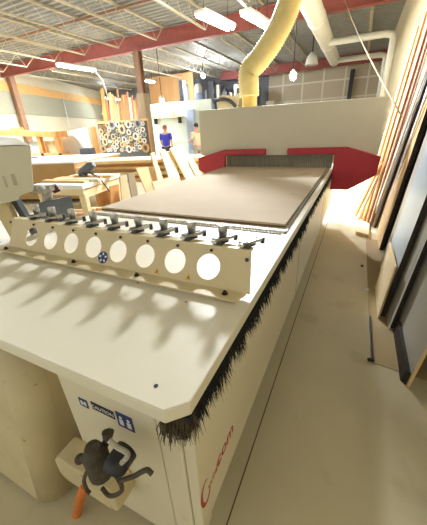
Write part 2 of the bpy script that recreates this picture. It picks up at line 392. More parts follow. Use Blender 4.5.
# ------------------------------------------------------------------ the CNC router
T = .92
R = thing('cnc_router', 'big cream flatbed router machine with red guarded gantry filling the foreground', 'machine', (-1.05, 2.4, 0))
b = MB()
poly = [(-1.9, .337), (-.318, .337), (-.272, .384), (-.272, 5.15), (-1.9, 5.15)]
b.prism([(x, y, T-.045) for x, y in poly], (0, 0, .045)); b.build('table_top', cream_top, R, .004)
b = MB(); b.box(-1.86, -.305, .5, 5.1, .32, T-.045); b.build('base_cabinet', cream, R)
b = MB(); b.box(-1.8, -.40, .5, 5.0, 0, .32); b.build('plinth', steel_d, R)
b = MB(); b.box(-.305, -.268, .375, 5.1, .315, T-.1, None); b.build('side_panel', cream, R, .004)
# stops and gaps in the side panel
b = MB(); b.box(-.2685, -.267, 1.95, 1.954, .33, T-.12); b.box(-.2685, -.267, 3.6, 3.604, .33, T-.12); b.build('panel_joint', darkline, R)
# front
b = MB(); b.box(-.79, -.392, .378, .5, .1, T-.05); p1 = b.build('front_panel', cream, R, .006)
b = MB(); b.box(-.385, -.308, .372, .5, .1, T-.05); b.build('corner_post', cream, R, .006)
b = MB(); b.box(-1.1, -.79, .56, .6, .05, T-.05); b.build('recess_panel', cream_dusty, R)
b = MB()
prof = []
for k in range(9):
    a = k/8*PI/2; prof.append((-1.07+.1*math.sin(a), .38-.1*math.cos(a)))
poly = [(-1.9, .28)]+prof+[(-.97, .7), (-1.9, .7)]
lo = [(x, y-.03 if y < .4 else y, .03) for x, y in poly]; hi = [(x+.02, y+.06 if y < .5 else y, T-.06) for x, y in poly]
n = len(poly); a_ = [b.bm.verts.new(p) for p in lo]; c_ = [b.bm.verts.new(p) for p in hi]
b.bm.faces.new(a_[::-1]); b.bm.faces.new(c_)
for i in range(n):
    f = b.bm.faces.new([a_[i], a_[(i+1) % n], c_[(i+1) % n], c_[i]]); f.smooth = 1 <= i <= 8
b.build('rounded_cover', cream_dusty, R)
# brush skirt along the edge: tufts of bristles
def brush(y0, y1, step, seed, parent, name, m, x=-.272, tip=.012, L=(.075, .118)):
    rnd = random.Random(seed); b = MB(); y = y0
    while y < y1:
        h = rnd.uniform(*L)*(.75+.25*math.sin(y*37)); lean = rnd.gauss(0, .022); out = tip+rnd.uniform(-.004, .02)
        w = step*rnd.uniform(.55, .9); z = T-.046
        for xo in (-.014, -.002):
            a = Vector((x+xo, y, z)); c = Vector((x+xo+out, y+lean, z-h))
            v = [b.bm.verts.new(p) for p in (a+Vector((0, -w, 0)), a+Vector((0, w, 0)), a+Vector((.005, 0, 0)), c)]
            b.bm.faces.new((v[0], v[1], v[3])); b.bm.faces.new((v[1], v[2], v[3])); b.bm.faces.new((v[2], v[0], v[3])); b.bm.faces.new((v[0], v[2], v[1]))
        y += step
    return b.build(name, m, parent)
br = brush(.40, 2.2, .0034, 1, R, 'brush_skirt', bristle)
brush(2.2, 5.1, .012, 2, br, 'bristles', bristle, L=(.07, .1))
b = MB(); b.box(-.3, -.271, .372, 5.1, T-.075, T-.046); b.build('brush_holder', bristle, br)
# dusty corner tuft
rnd = random.Random(5); b = MB()
for k in range(170):
    s = rnd.random(); a = Vector((-.335+.065*s, .352+.04*s+rnd.uniform(-.004, .004), T-.046)); c = a+Vector((rnd.gauss(.006, .012), rnd.gauss(-.012, .01), -rnd.uniform(.045, .085)))
    b.tube([a, (a+c)/2+Vector((rnd.gauss(0, .004), rnd.gauss(0, .004), 0)), c], [.0022, .002, .0006], 4)
o = b.build('corner_tuft', bristle_d, br); o['label'] = 'brown dust-caked bristle tuft'
# table slots, teeth strip and side groove
b = MB(); b.box(-1.9, -.335, 1.60, 1.615, T, T+.003, groove); b.build('bed_slot', groove, R)
b = MB(); x = -1.88
b.box(-1.9, -.31, 1.65, 1.705, T, T+.008)
while x < -.315: b.box(x, x+.011, 1.632, 1.652, T, T+.012); x += .0215
b.build('tooth_strip', cream_top, R)
b = MB(); b.box(-.322, -.310, 1.62, 5.0, T, T+.005); b.build('side_groove', groove, R)
b = MB(); b.tube([atz(156, 386, T)+Vector((0, 0, -.002)), atz(156, 386, T)+Vector((0, 0, .0012))], .006, 14); b.build('plug', dark, R)
for q in ((138, 283), (186, 302)):
    b = MB(); c = atz(*q, T); b.tube([c, c+Vector((0, 0, .0012))], .004, 10); b.build('plug', dark, R)

# fence: inclined plate with eight round holes on a front flange
F0 = Vector((0, .868, .938)); FD = Vector((0, .085, .145)); FL = FD.length; FD.normalize(); FN = Vector((0, -FD.z, FD.y))
X0, X1 = -1.80, -.296
holes = [-1.6+.1603*k for k in range(8)]; HR = .0535; hc = .078
b = MB(); seg = 28; th = .006
def fp(x, s, d=0): return Vector((x, 0, 0))+F0+FD*s-FN*d
edges = [X0+.0]+[(holes[k]+holes[k+1])/2 for k in range(7)]+[X1]
edges[0] = holes[0]-.08; edges[-1] = holes[-1]+.08
def cell(x0, x1, cx):
    hx = (x1-x0)/2; mx = (x0+x1)/2
    outer = []; inner = []
    for k in range(seg):
        a = 2*PI*k/seg; dx, ds = math.cos(a), math.sin(a)
        tx = ((x1-cx) if dx > 0 else (cx-x0))/abs(dx) if abs(dx) > 1e-6 else 1e9
        ts = ((FL-hc) if ds > 0 else hc)/abs(ds) if abs(ds) > 1e-6 else 1e9
        tt = min(tx, ts); outer.append((cx+dx*tt, hc+ds*tt)); inner.append((cx+dx*HR, hc+ds*HR))
    for (d, flip) in ((0, False), (th, True)):
        vo = [b.bm.verts.new(fp(x, s, d)) for x, s in outer]; vi = [b.bm.verts.new(fp(x, s, d)) for x, s in inner]
        for k in range(seg): b.bm.faces.new([vo[k], vo[(k+1) % seg], vi[(k+1) % seg], vi[k]])
        # square the corners
        for (X, S) in ((x0, 0), (x1, 0), (x1, FL), (x0, FL)):
            for k in range(seg):
                p, q = outer[k], outer[(k+1) % seg]
                if (abs(p[0]-X) < 1e-6 and abs(q[1]-S) < 1e-6 and abs(p[1]-S) > 1e-6) or (abs(p[1]-S) < 1e-6 and abs(q[0]-X) < 1e-6 and abs(p[0]-X) > 1e-6):
                    b.bm.faces.new([vo[k], b.bm.verts.new(fp(X, S, d)), vo[(k+1) % seg]])
        if not flip: A = vi
        else:
            for k in range(seg): f = b.bm.faces.new([A[k], A[(k+1) % seg], vi[(k+1) % seg], vi[k]]); f.smooth = True
for k in range(8): cell(edges[k], edges[k+1], holes[k])
def slab(x0, x1): b.hexa([fp(x0, 0), fp(x1, 0), fp(x1, 0, th), fp(x0, 0, th), fp(x0, FL), fp(x1, FL), fp(x1, FL, th), fp(x0, FL, th)])
b.hexa([fp(X0+.02, 0), fp(edges[0], 0), fp(edges[0], 0, th), fp(X0+.02, 0, th), fp(X0, FL), fp(edges[0], FL), fp(edges[0], FL, th), fp(X0, FL, th)])
slab(edges[-1], X1-.012)
b.hexa([fp(X1-.012, 0), fp(X1+.01, 0), fp(X1+.01, 0, th), fp(X1-.012, 0, th), fp(X1-.012, FL), fp(X1-.012, FL), fp(X1-.012, FL, th), fp(X1-.012, FL, th)])
# front flange, raised above the table on its bolts, and narrow rear top lip
b.hexa([(X0+.02, .806, .931), (X1-.025, .806, .931), (X1-.004, .868, .931), (X0+.02, .868, .931), (X0+.02, .806, .938), (X1-.025, .806, .938), (X1-.004, .868, .938), (X0+.02, .868, .938)])
zt = F0.z+FD.z*FL; yt = F0.y+FD.y*FL
b.box(X0, X1-.012, yt-.003, yt+.035, zt-.006, zt)
fen = b.build('fence_plate', cream_face, R)
b = MB()
for (x, y) in ((-.375, .838), (-1.745, .83), (-.80, .838), (-1.2, .838)):
    b = MB(); b.tube([(x, y, T), (x, y, .944), (x, y, .952)], [.006, .006, .006], 8); b.tube([(x, y, .938), (x, y, .942)], .0125, 6); b.tube([(x, y, .942), (x, y, .951)], [.0085, .007], 10)
    b.build('bolt', bolt_m, fen)
for k in range(8):
    c = fp(holes[k]+.004, hc+HR+.014, -.001)
    b = MB(); b.tube([c, c-(-FN)*.006], .0062, 8); b.build('set_screw', bolt_m, fen)
for q in ((11, 222), (247, 260)):
    c = atp(*q, F0, FN); b = MB(); b.tube([c, c+FN*.005], .008, 8); b.build('set_screw', steel_d, fen)
# round blue sticker with four white arms and a white rim
c = atp(103, 257.5, F0, FN); ex = Vector((1, 0, 0))
t = MB(); t.tube([c, c+FN*.001], .03, 24); st = t.build('round_sticker', blue_p, fen); st['label'] = 'round blue sticker with white figures'
t = MB()
for k in range(5):
    a = 2*PI*k/5+.35; d = ex*math.cos(a)+FD*math.sin(a); s_ = ex*-math.sin(a)+FD*math.cos(a)
    t.obox(c+d*.018+FN*.0014, d*.006, s_*.0045, FN*.0004)
t.build('sticker_mark', white_p, fen)
for q in ((157, 271), (188.5, 277)):
    c = atp(*q, F0, FN); t = MB()
    t.prism([c+ex*-.014-FD*.012+FN*.0002, c+ex*.014-FD*.012+FN*.0002, c+FD*.014+FN*.0002], FN*.001); t.build('warning_triangle', yellow_p, fen)
    t = MB(); t.obox(c+FN*.0015-FD*.002, ex*.0018, FD*.006, FN*.0003); t.build('warning_mark', black_p, fen)

# clamps on the fence (one prototype, copied along the lip)
def clamp(x, with_cyl=True):
    y0 = yt+.018; z0 = zt
    d = Vector((.6, .8, 0)).normalized(); s = Vector((d.y, -d.x, 0)); c = Vector((x, y0+.03, z0))
    b = MB(); b.obox(c+Vector((0, -.012, .011)), d*.032, s*.011, (0, 0, .013)); b.obox(c+Vector((0, -.03, .006)), (.016, 0, 0), (0, .012, 0), (0, 0, .008))
    cl = b.build('clamp', steel_d, R, .002)
    b = MB(); b.bar(c-d*.05+s*.016+Vector((0, 0, .014)), c+d*.056+s*.016+Vector((0, 0, .02)), .011, .014)
    b.bar(c-d*.04-s*.014+Vector((0, 0, .016)), c+d*.05-s*.014+Vector((0, 0, .018)), .007, .010); b.build('clamp_bar', steel, cl, .0015)
    b = MB(); e = c+d*.056+s*.016+Vector((0, 0, .010)); b.tube([e+Vector((0, 0, -.008)), e+Vector((0, 0, .018))], .009, 10); b.build('clamp_foot', steel_d, cl)
    if with_cyl:
        b = MB(); q = c+d*.004+Vector((0, 0, .02))
        b.tube([q+Vector((0, 0, -.008)), q+Vector((0, 0, .022)), q+Vector((0, 0, .0225)), q+Vector((0, 0, .052)), q+Vector((0, 0, .0535))], [.017, .017, .0195, .0195, .018], 16)
        b.build('clamp_cylinder', steel, cl)
    b = MB(); q = c-d*.05+s*.005+Vector((0, 0, .012)); b.ball(q, .007); b.ball(q+Vector((.014, -.004, 0)), .006); b.build('hose_fitting', whitelam, cl)
    return cl
cx = [-1.64, -1.5, -1.34, -1.185, -1.04, -.89, -.745, -.6, -.452]
for x in cx: clamp(x)
clamp(-.335, False)
# stickers on the front panel
fy = .3765
def plate(x0, x1, z0, z1, m, name, parent, y=fy): b = MB(); b.box(x0, x1, y, y+.0016, z0, z1); return b.build(name, m, parent)
s1 = plate(-.712, -.672, .694, .732, blue_p, 'square_sticker', p1)
for (x0, x1, z0, z1) in ((-.705, -.695, .703, .722), (-.689, -.679, .703, .722), (-.698, -.686, .708, .715)): plate(x0, x1, z0, z1, white_p, 'sticker_mark', p1, fy-.0006)
plate(-.652, -.556, .706, .741, black_p, 'text_sticker', p1)
text_mesh('CAUTION', 'sticker_text', .021, (-.604, fy, .7235), (1, 0, 0), (0, 0, 1), white_p, p1)
plate(-.546, -.482, .686, .752, blue_p, 'square_sticker', p1)
for xo in (-.529, -.499):
    plate(xo-.008, xo+.008, .697, .722, white_p, 'sticker_mark', p1, fy-.0006)
    b = MB(); b.tube([(xo, fy-.0006, .731), (xo, fy+.001, .731)], .006, 10); b.build('sticker_mark', white_p, p1)
# lettering on the side panel, rubbed and red
sx = -.268
def side_text(txt, size, q, m): 
    p = atx(*q, sx); text_mesh(txt, 'side_lettering', size, (sx, p.y, p.z), (0, 1, 0), (0, 0, 1), m, R, .0006)
side_text('.com', .085, (224.5, 446), red_p)
side_text('wide', .05, (214.5, 473), pink_p)
b = MB(); 
for k in range(14):
    a = PI*.35+k/13*PI*1.5; a2 = PI*.35+(k+1)/13*PI*1.5; c = atx(206, 492, sx); w = .010*math.sin(PI*(k+.5)/14)+.003
    b.bar((sx+.0004, c.y+.028*math.cos(a), c.z+.055*math.sin(a)), (sx+.0004, c.y+.028*math.cos(a2), c.z+.055*math.sin(a2)), .0012, w, None, (0, math.cos(a), math.sin(a)))
b.build('side_emblem', red_p, R)

# air and cable connector cluster on the front panel
c = aty(108, 478, .34); 
b = MB()
poly = []
for (sx_, sz_, a0_) in ((1, 1, 0), (-1, 1, 90), (-1, -1, 180), (1, -1, 270)):
    for k in range(5):
        a = math.radians(a0_+k*22.5); poly.append((c.x-.06+sx_*.105+.045*math.cos(a), .29, c.z+sz_*.02+.05*math.sin(a)))
b.prism(poly, (0, .09, 0)); cb = b.build('connector_plate', cream_dusty, R, .008)
def cpt(px, py, Y): return aty(px, py, Y)
b = MB(); q = cpt(98, 462, .27); b.tube([q+Vector((0, 0, .07)), q+Vector((0, 0, .03)), q+Vector((0, 0, -.05)), q+Vector((0, 0, -.07))], [.02, .034, .034, .02], 14); b.build('regulator_bowl', dusty_dark, cb)
b = MB(); q2 = cpt(114, 468, .26); b.tube([q2+Vector((0, .05, 0)), q2, q2+Vector((0, -.015, -.005))], [.032, .032, .024], 16); b.build('round_socket', dark, cb)
b = MB(); b.tube([cpt(98, 458, .28), cpt(104, 447, .30), cpt(108, 437, .31)], [.012, .011, .01], 8); b.tube([cpt(107.5, 441, .305), cpt(108, 432, .315)], [.011, .017], 10); b.tube([cpt(80, 459, .28), cpt(98, 456, .28)], .010, 8); b.ball(cpt(80, 459, .28), .016)
b.build('air_fitting', dusty_dark, cb)
for a_, m_ in ((((88, 470), (84, 480), (87, 490), (90, 493)), dusty_dark), (((116, 475), (122, 490), (110, 496), (102, 488)), dusty_dark), (((118, 466), (128, 455), (117, 447), (109, 440)), dust_grey), (((122, 480), (134, 476), (146, 470), (152, 474)), dusty_dark)):
    b = MB(); b.tube(spline([cpt(*q_, .27) for q_ in a_], 6), .0065, 7, m_); b.build('cable', m_, cb)
b = MB(); b.tube(spline([cpt(86, 484, .30), cpt(80, 500, .295), cpt(75, 525, .29), cpt(70, 560, .27)], 6), .019, 10); b.build('orange_hose', orange, cb)

# gantry
G = MB(); G.prism([(-2.33, 4.42, 1.12), (.265, 4.42, 1.12), (.265, 4.42, 1.775), (-2.33, 4.42, 1.785)], (0, .06, 0)); gp = G.build('gantry_panel', panel_grey, R, .01)
b = MB(); b.box(-2.2, -.02, 4.62, 5.1, 1.2, 1.6); b.build('gantry_bridge', cream, R, .02)
for x0, x1 in ((-.262, -.02), (-2.2, -1.905)):
    b = MB(); b.box(x0, x1, 4.5, 5.0, .72, 1.25); b.build('gantry_leg', cream, R, .01)
gy = 4.36
rp = [(-.9, 1.215), (-.11, 1.22), (.3, 1.10), (.285, .87), (-.03, .665), (-.262, .66), (-.262, 1.13), (-.9, 1.13)]
b = MB(); b.prism([(x, gy, z) for x, z in rp], (0, .055, 0)); g1 = b.build('red_guard', gantry_red, R, .012); g1['label'] = 'right red gantry guard'
lp = [(-1.22, 1.215), (-1.88, 1.21), (-2.36, 1.09), (-2.37, .9), (-2.24, .83), (-1.908, .89), (-1.875, .94), (-1.875, 1.125), (-1.22, 1.13)]
b = MB(); b.prism([(x, gy, z) for x, z in lp], (0, .055, 0)); g2 = b.build('red_guard', gantry_red, R, .012); g2['label'] = 'left red gantry guard'
for x in (-1.55, -.55):
    b = MB(); b.tube([(x, 4.42, 1.25), (x, 4.40, 1.25)], .018, 10); b.build('panel_knob', panel_grey, gp)
b = MB(); x = -1.87
while x < -.28: b.box(x, x+.028, 4.43+random.uniform(0, .012), 4.445, T+.025, 1.15); x += .03
b.build('brush_curtain', curtain_m, R)

# spoilboard sheet lying on the bed
b = MB(); b.box(-1.9, -.335, 1.718, 4.95, T+.0085, T+.016, mdf_edge); b.box(-1.898, -.337, 1.72, 4.95, T+.016, T+.03, mdf)
tag(b.build('mdf_sheet', None), 'large tan fibreboard sheet lying on the router bed', 'board')

# control terminal at the left
TN = Vector((.80, -.60, 0)); TP = (-1.98, 1.36, 0); TS = Vector((.60, .80, 0)); TD = -TN
t = thing('control_cabinet', 'cream control cabinet on a post at the left edge beside the fence', 'cabinet', (-2.3, 1.3, 0))
def tq(px, py): return atp(px, py, TP, TN)
q = [tq(30.5, 145), tq(34, 191), tq(20, 196), tq(19, 200), tq(-25, 211), tq(-25, 147)]
b = MB(); b.prism(q, TD*.38-TS*.05, None); b.build('housing', panel_grey, t, .006)
b = MB(); dd = TD*.38-TS*.05; up_ = Vector((0, 0, .004))
b.hexa([q[5]+up_, q[0]+up_-TS*.008, q[0]+up_-TS*.03+dd, q[5]+up_+dd, q[5]+up_*2+TD*.03, q[0]+up_*2-TS*.03+TD*.03, tq(19, 137.5)+dd, q[5]+dd+Vector((0, 0, .075))]); b.build('lid', panel_grey, t)
vt = mat('vent_tan', (176, 168, 144), .6)
for (xa, ya, xb, yb) in ((2, 176, 8, 187), (10, 174, 18, 185)):
    p_ = tq(xa, ya); r_ = tq(xb, yb); c_ = (p_+r_)/2; w_ = (r_-p_).dot(TS)/2; h_ = abs(p_.z-r_.z)/2
    b = MB(); b.obox(c_+TN*.001, TS*w_, TN*.0015, Vector((0, 0, h_))); b.build('vent_plate', vt, t)
p_ = tq(-4, 203)+TD*.12
b = MB(); b.bar(p_+Vector((0, 0, .05)), Vector((-2.50, 1.42, .02)), .09, .09); b.build('post', cream_face, t, .004)
p_ = tq(9, 200)+TD*.16
b = MB(); b.bar(p_+Vector((0, 0, .05)), Vector((-2.36, 1.55, .02)), .05, .05); b.build('cable_duct', slate, t, .004)
b = MB(); b.box(-2.75, -2.25, 1.25, 1.65, 0, .02); b.build('foot_plate', slate, t, .004)
# slate junction box with dusty tool on it
t = thing('junction_box', 'slate grey box with dusty fittings on top just behind the fence end', 'box', (-2.05, 1.36, 0))
b = MB(); q = [aty(38, 203, 1.3), aty(59, 198.5, 1.3), aty(64, 219, 1.3), aty(42, 224, 1.3)]; b.prism(q, (0, .1, 0)); b.build('body', slate, t, .004)
b = MB(); m_ = (q[2]+q[3])/2; b.box(m_.x-.03, m_.x+.03, 1.32, 1.38, 0, m_.z+.01); b.build('stand', steel_d, t)
b = MB(); b.tube([aty(48, 203, 1.34), aty(47, 192, 1.34)], .035, 12); b.build('neck', dust_grey, t)
b = MB(); b.tube([aty(31, 192, 1.3), aty(36, 189, 1.32), aty(47, 190, 1.34), aty(56, 187, 1.36)], [.018, .032, .03, .022], 12)
b.tube([aty(40, 188, 1.3), aty(47, 192, 1.3), aty(52, 188, 1.3)], .02, 8); b.build('dusty_head', dust_grey, t)
b = MB(); b.tube([aty(53, 191, 1.33), aty(59, 187.5, 1.36)], [.02, .026], 10); b.build('grip', maroon, t)

# ------------------------------------------------------------------ sheets and planks leaning on the right wall
def sheet(name, label, cat, x, y0, y1, h, t, k, face, edge, ztop_jag=0, ky=0., group=None, z0=.0):
    """thin sheet standing on its long edge: aisle face at x on the floor, leaning k per metre toward +x"""
    b = MB(); n = Vector((1, 0, -k)).normalized(); up = Vector((k, ky, 1)).normalized(); off = n*t
    p = [Vector((x, y0, z0+k*t)), Vector((x, y1, z0+k*t))]; f = [p[0], p[1], p[1]+up*h, p[0]+up*h]
    v = [b.bm.verts.new(q) for q in f]; w = [b.bm.verts.new(q+off) for q in f]
    fs = [b.bm.faces.new(v), b.bm.faces.new(w[::-1])]; b._faces(fs, face)
    es = [b.bm.faces.new([v[i], v[(i+1) % 4], w[(i+1) % 4], w[i]]) for i in range(4)]; b._faces(es, edge)
    return tag(b.build(name, None, None, 0, loc=(x, (y0+y1)/2, 0)), label, cat, group)
L_ = 'board'
sheet('laminate_sheet', 'grey laminate sheet leaning nearest the camera at the right edge', L_, .50, 1.62, 2.9, 2.0, .018, .085, greylam, ply)
b = MB(); b.hexa([(.472, 1.66, 0), (.497, 1.63, 0), (.497, 2.19, 0), (.472, 2.19, 0), (.486, 1.66, .10), (.506, 1.63, .10), (.506, 2.19, .10), (.486, 2.19, .10)])  # dark strip takes the place of shade under the leaning sheet
tag(b.build('foot_shade_strip', blackedge), 'dark strip standing in for shade at the foot of the nearest grey sheet', 'board')
sheet('dark_edged_board', 'thin pale edged board standing just beyond the grey sheet', L_, .438, 2.2, 3.4, 2.1, .012, .085, greylam, whitelam)
sheet('dark_edged_board', 'thick dark edged board between the pale blue sheet and the grey sheet', L_, .452, 2.22, 3.3, 2.1, .03, .085, greylam, blackedge)
sheet('laminate_sheet', 'tall pale blue laminate sheet with a dark brown edge', L_, .392, 2.36, 2.96, 2.3, .036, .085, bluelam, blackedge)
sheet('short_board', 'short beige offcut leaning low on the pale blue sheet', L_, .37, 2.32, 2.86, .5, .012, .06, pine_l, ply)
sheet('tall_board', 'wide beige tall board with an edge blackened for shade beyond the pale blue sheet', L_, .455, 3.92, 4.62, 2.45, .045, .055, ply, blackedge, ky=-.2)  # edge coloured black for the shade on its near side
sheet('tall_board', 'black sheet standing in for the shaded gap behind the beige tall board', L_, .53, 3.5, 4.3, 2.3, .03, .055, blackedge, blackedge)  # black sheet fills in the shaded gap between the boards
# long planks: foot, top, width, thickness
def plank(label, foot, top, w, t, m, name='leaning_plank', face=(1, .08, 0), group=None):
    foot = Vector(foot); top = Vector(top); d = (top-foot).normalized(); n = Vector(face); n = (n-d*n.dot(d)).normalized(); s = d.cross(n)
    foot = foot+Vector((0, 0, .02)); b = MB(); b.obox((foot+top)/2, s*w/2, n*t/2, (top-foot)/2); return tag(b.build(name, m, None, .003, loc=foot), label, 'plank', group)
def ln(label, fx, fy, tx, ty, X, top_z, w, t, m, name='leaning_plank'):
    f_ = atz(fx, fy, 0); q_ = atx(tx, ty, X); d_ = q_-f_; top_ = f_+d_*(top_z/d_.z); plank(label, f_, top_, w, t, m, name)
ln('white edged narrow board, nearest the aisle of the tall group', 371.5, 224, 415, 100, .50, 2.5, .07, .018, whitelam, 'tall_board')
ln('dark brown narrow board right behind the white edged one', 375, 227, 420, 100, .51, 2.45, .09, .03, blackedge, 'tall_board')
ln('thin pale board between the dark narrow board and the beige tall board', 378, 231, 424, 100, .52, 2.5, .05, .012, whitelam, 'tall_board')
plank('long orange plank leaning farthest left beside the gantry end', (.24, 5.3, 0), (.50, 5.5, 2.62), .15, .03, pine)
plank('orange brown plank second from the gantry end', (.29, 5.12, 0), (.54, 5.3, 2.72), .13, .03, pine_o)
plank('brown plank third from the gantry end', (.335, 5.0, 0), (.575, 5.12, 2.6), .12, .03, brownwood)
plank('narrow reddish brown plank with a high top end', (.385, 4.95, 0), (.64, 5.0, 2.98), .09, .03, redwood)
plank('pale plank standing behind the reddish one', (.43, 4.95, 0), (.69, 4.95, 3.0), .12, .03, pine_l)
plank('weathered grey plank standing right of the pale plank', (.475, 4.85, 0), (.70, 4.8, 2.8), .1, .03, greywood)
plank('dark red brown plank standing nearest the wall', (.57, 4.78, 0), (.72, 4.72, 2.75), .1, .03, redwood)
plank('low tan plank slanting in front of the far planks', (.16, 5.5, 0), (.36, 5.0, .95), .09, .03, pine_o)
plank('low pale plank slanting beside the tan one', (.205, 5.25, 0), (.33, 4.72, .8), .07, .03, pine_l)
# triangular pale panel leaning low under the red guard
b = MB(); q = [Vector((-.03, 6.1, .01)), Vector((.15, 5.75, .01)), Vector((.33, 5.8, .58)), Vector((.24, 6.1, .52))]
b.prism(q, (.02, .02, 0)); tag(b.build('offcut_panel', pine_l, None, .002, loc=q[1]), 'pale angular offcut panel on the floor below the red guard', 'board')
# cardboard on the floor
b = MB(); b.prism([(.305, 1.76, .0), (.74, 1.70, .0), (.74, 4.28, .0), (.31, 4.3, .0)], (0, 0, .005)); tag(b.build('cardboard_sheet', carton), 'flat brown cardboard sheet on the floor under the leaning boards', 'cardboard')
b = MB(); b.bar((.316, 1.79, .012), (.312, 2.32, .012), .014, .012); tag(b.build('steel_strip', steel_d, None, .002), 'dark metal strip lying along the cardboard edge', 'strip')
b = MB(); b.obox((.305, 1.765, .016), (.02, .005, 0), (-.003, .011, 0), (0, 0, .009)); tag(b.build('dark_block', bolt_m, None, .003), 'small dark block at the near end of the metal strip', 'block')
b = MB(); b.prism([(.17, 4.45, 0), (.34, 4.35, 0), (.36, 5.0, 0), (.15, 5.05, 0)], (0, 0, .05)); tag(b.build('offcut_slab', pine_l, None, .003), 'pale pink offcut slab on the floor at the foot of the planks', 'board')
for q, lab in (((367, 290), 'small white scrap on the cardboard'), ((362, 266), 'small dark scrap at the cardboard edge')):
    p_ = atz(*q, .006); b = MB(); b.obox(p_+Vector((0, 0, .004)), (.014, 0, 0), (0, .02, 0), (0, 0, .004)); tag(b.build('floor_scrap', white_p if 'white' in lab else bolt_m), lab, 'scrap')
# joint line in the concrete beside the machine
b = MB(); b.bar((-.262, -.5, .0012), (-.262, 6.5, .0012), .006, .002); struct(b.build('trim_3', mat('floor_joint', (92, 82, 62), .8)))
b = MB(); b.bar((-.25, 6.2, .0012), (.3, 6.15, .0012), .014, .002); b.bar((-.1, 6.2, .0012), (-.12, 10, .0012), .012, .002); struct(b.build('trim_4', darkline))

# ------------------------------------------------------------------ left work area
def frame3(o, u=U, v=V): return lambda a, c, z: Vector((o.x, o.y, 0))+u*a+v*c+Vector((0, 0, z))
def rbox(b, f, a0, a1, c0, c1, z0, z1, m=None): b.hexa([f(a0, c0, z0), f(a1, c0, z0), f(a1, c1, z0), f(a0, c1, z0), f(a0, c0, z1), f(a1, c0, z1), f(a1, c1, z1), f(a0, c1, z1)], m)
# big fibreboard bench
o_ = Vector((-6.09, 4.97, 0)); f = frame3(o_)
t = thing('work_bench', 'big tan fibreboard bench with a bright white top at left', 'bench', o_)
b = MB(); rbox(b, f, -3.6, 0, 0, 2.6, .08, .92); b.build('body', mat('tan_board', (196, 154, 98), .7, var=.06, scale=3), t)
b = MB(); rbox(b, f, -3.65, .03, -.03, 2.65, .92, .95); b.build('bench_top', whitelam, t)
for a, c in ((-3.5, .1), (-.1, .1), (-3.5, 2.5), (-.1, 2.5)):
    b = MB(); rbox(b, f, a-.05, a+.05, c-.05, c+.05, 0, .08); b.build('foot', dark, t)
# things on it
p_ = atz(23, 158.5, .955); b = MB(); b.prism([p_+Vector((-.4, -.1, 0)), p_+Vector((.35, .05, 0)), p_+Vector((.3, .3, 0)), p_+Vector((-.3, .25, 0))], (0, 0, .02)); tag(b.build('paper_sheet', mat('grey_folder', (150, 140, 124), .8)), 'grey flat folder lying on the white bench top', 'folder')
p_ = aty(85.5, 153, 7.1); b = MB(); b.box(p_.x-.26, p_.x+.26, 7.1, 7.3, .952, 1.14); tag(b.build('tool_case', slate, None, .02), 'dark grey case standing at the foot of the white leaning sheet', 'case')
# white sheet standing behind the bench
yb = 8.3
q = [aty(53, 135, yb), aty(60, 157, yb), aty(94, 156, yb), aty(87.5, 126.5, yb)]; q[1].z = .0; q[2].z = 0.0; q[1].y = q[2].y = 8.2; q[1].x = q[0].x+.1; q[2].x = q[3].x+.15
b = MB(); b.prism([p+Vector((0, -.03, 0)) for p in q], (0, .03, 0)); tag(b.build('white_sheet', whitelam), 'big white sheet standing behind the bench', 'board')
q = aty(93, 130, 8.6); plank('orange upright board right of the big white sheet', (q.x+.05, 8.5, 0), (q.x+.0, 8.6, 1.78), .26, .04, pine_o, 'upright_board', (0, -1, 0))
# orange timber rack
yb = 7.9; t = thing('timber_rack', 'orange timber rack with a thick top rail at the far left', 'rack', (-11.5, 7.9, 0))
a = aty(-2, 131.5, yb); e = aty(61, 131, yb)
b = MB(); b.bar((a.x-2, yb, a.z+.05), (e.x, yb, e.z-.1), .5, .2); b.build('top_rail', pine_o, t, .01)
for px in (41, 59):
    q = aty(px, 145, yb-.15); b = MB(); b.box(q.x-.09, q.x+.09, yb-.2, yb-.06, 0, 1.56); b.build('leg', pine_o, t, .008)
b = MB(); q = aty(41, 151, yb); b.box(-14, e.x, yb-.2, yb+.2, .86, .96); b.build('shelf', pine, t, .008)
b = MB(); q = aty(17, 128, yb); b.box(q.x-.35, q.x+.25, yb-.1, yb+.1, 1.78, 1.9); tag(b.build('wood_offcut', pine_o, None, .01), 'small orange wood offcut on the timber rack rail', 'board')
for px, w, h, lab in ((35, .28, .42, 'pale carton on the rack shelf left of the middle leg'), (51, .3, .42, 'cream carton on the rack shelf between the legs')):
    q = aty(px, 147, yb); b = MB(); b.box(q.x-w, q.x+w, yb-.02, yb+.18, .962, .96+h); tag(b.build('carton', pine_l if 'cream' in lab else bluelam, None, .01), lab, 'carton')

# white trestle table close to the machine
o_ = Vector((-3.53, 2.93, 0)); f = frame3(o_, Vector((.985, .17, 0)), Vector((.17, .985, 0)).normalized())
f = frame3(o_, Vector((1, .12, 0)).normalized(), Vector((-.25, .97, 0)).normalized())
t = thing('trestle_table', 'pale trestle table with thick rails beside the router', 'table', o_)
b = MB(); rbox(b, f, -.95, 0, 0, 1.15, .80, .855); b.build('table_top', whitelam, t)
b = MB(); rbox(b, f, -.93, -.02, .02, .07, .7, .80); rbox(b, f, -.07, -.02, .07, 1.1, .66, .80); rbox(b, f, -.93, -.88, .07, 1.1, .7, .8); b.build('rail', pine_l, t)
for a, c in ((-.93, .02), (-.12, .02), (-.93, 1.0), (-.12, 1.0)):
    b = MB(); b.hexa([f(a, c, 0), f(a+.11, c, 0), f(a+.11, c+.09, 0), f(a, c+.09, 0), f(a, c, .72), f(a+.11, c, .72), f(a+.11, c+.09, .72), f(a, c+.09, .72)]); b.build('leg', pine_l, t, .005)
b = MB(); rbox(b, f, -.9, -.05, .05, 1.1, .18, .22); b.build('shelf', pine_o, t)
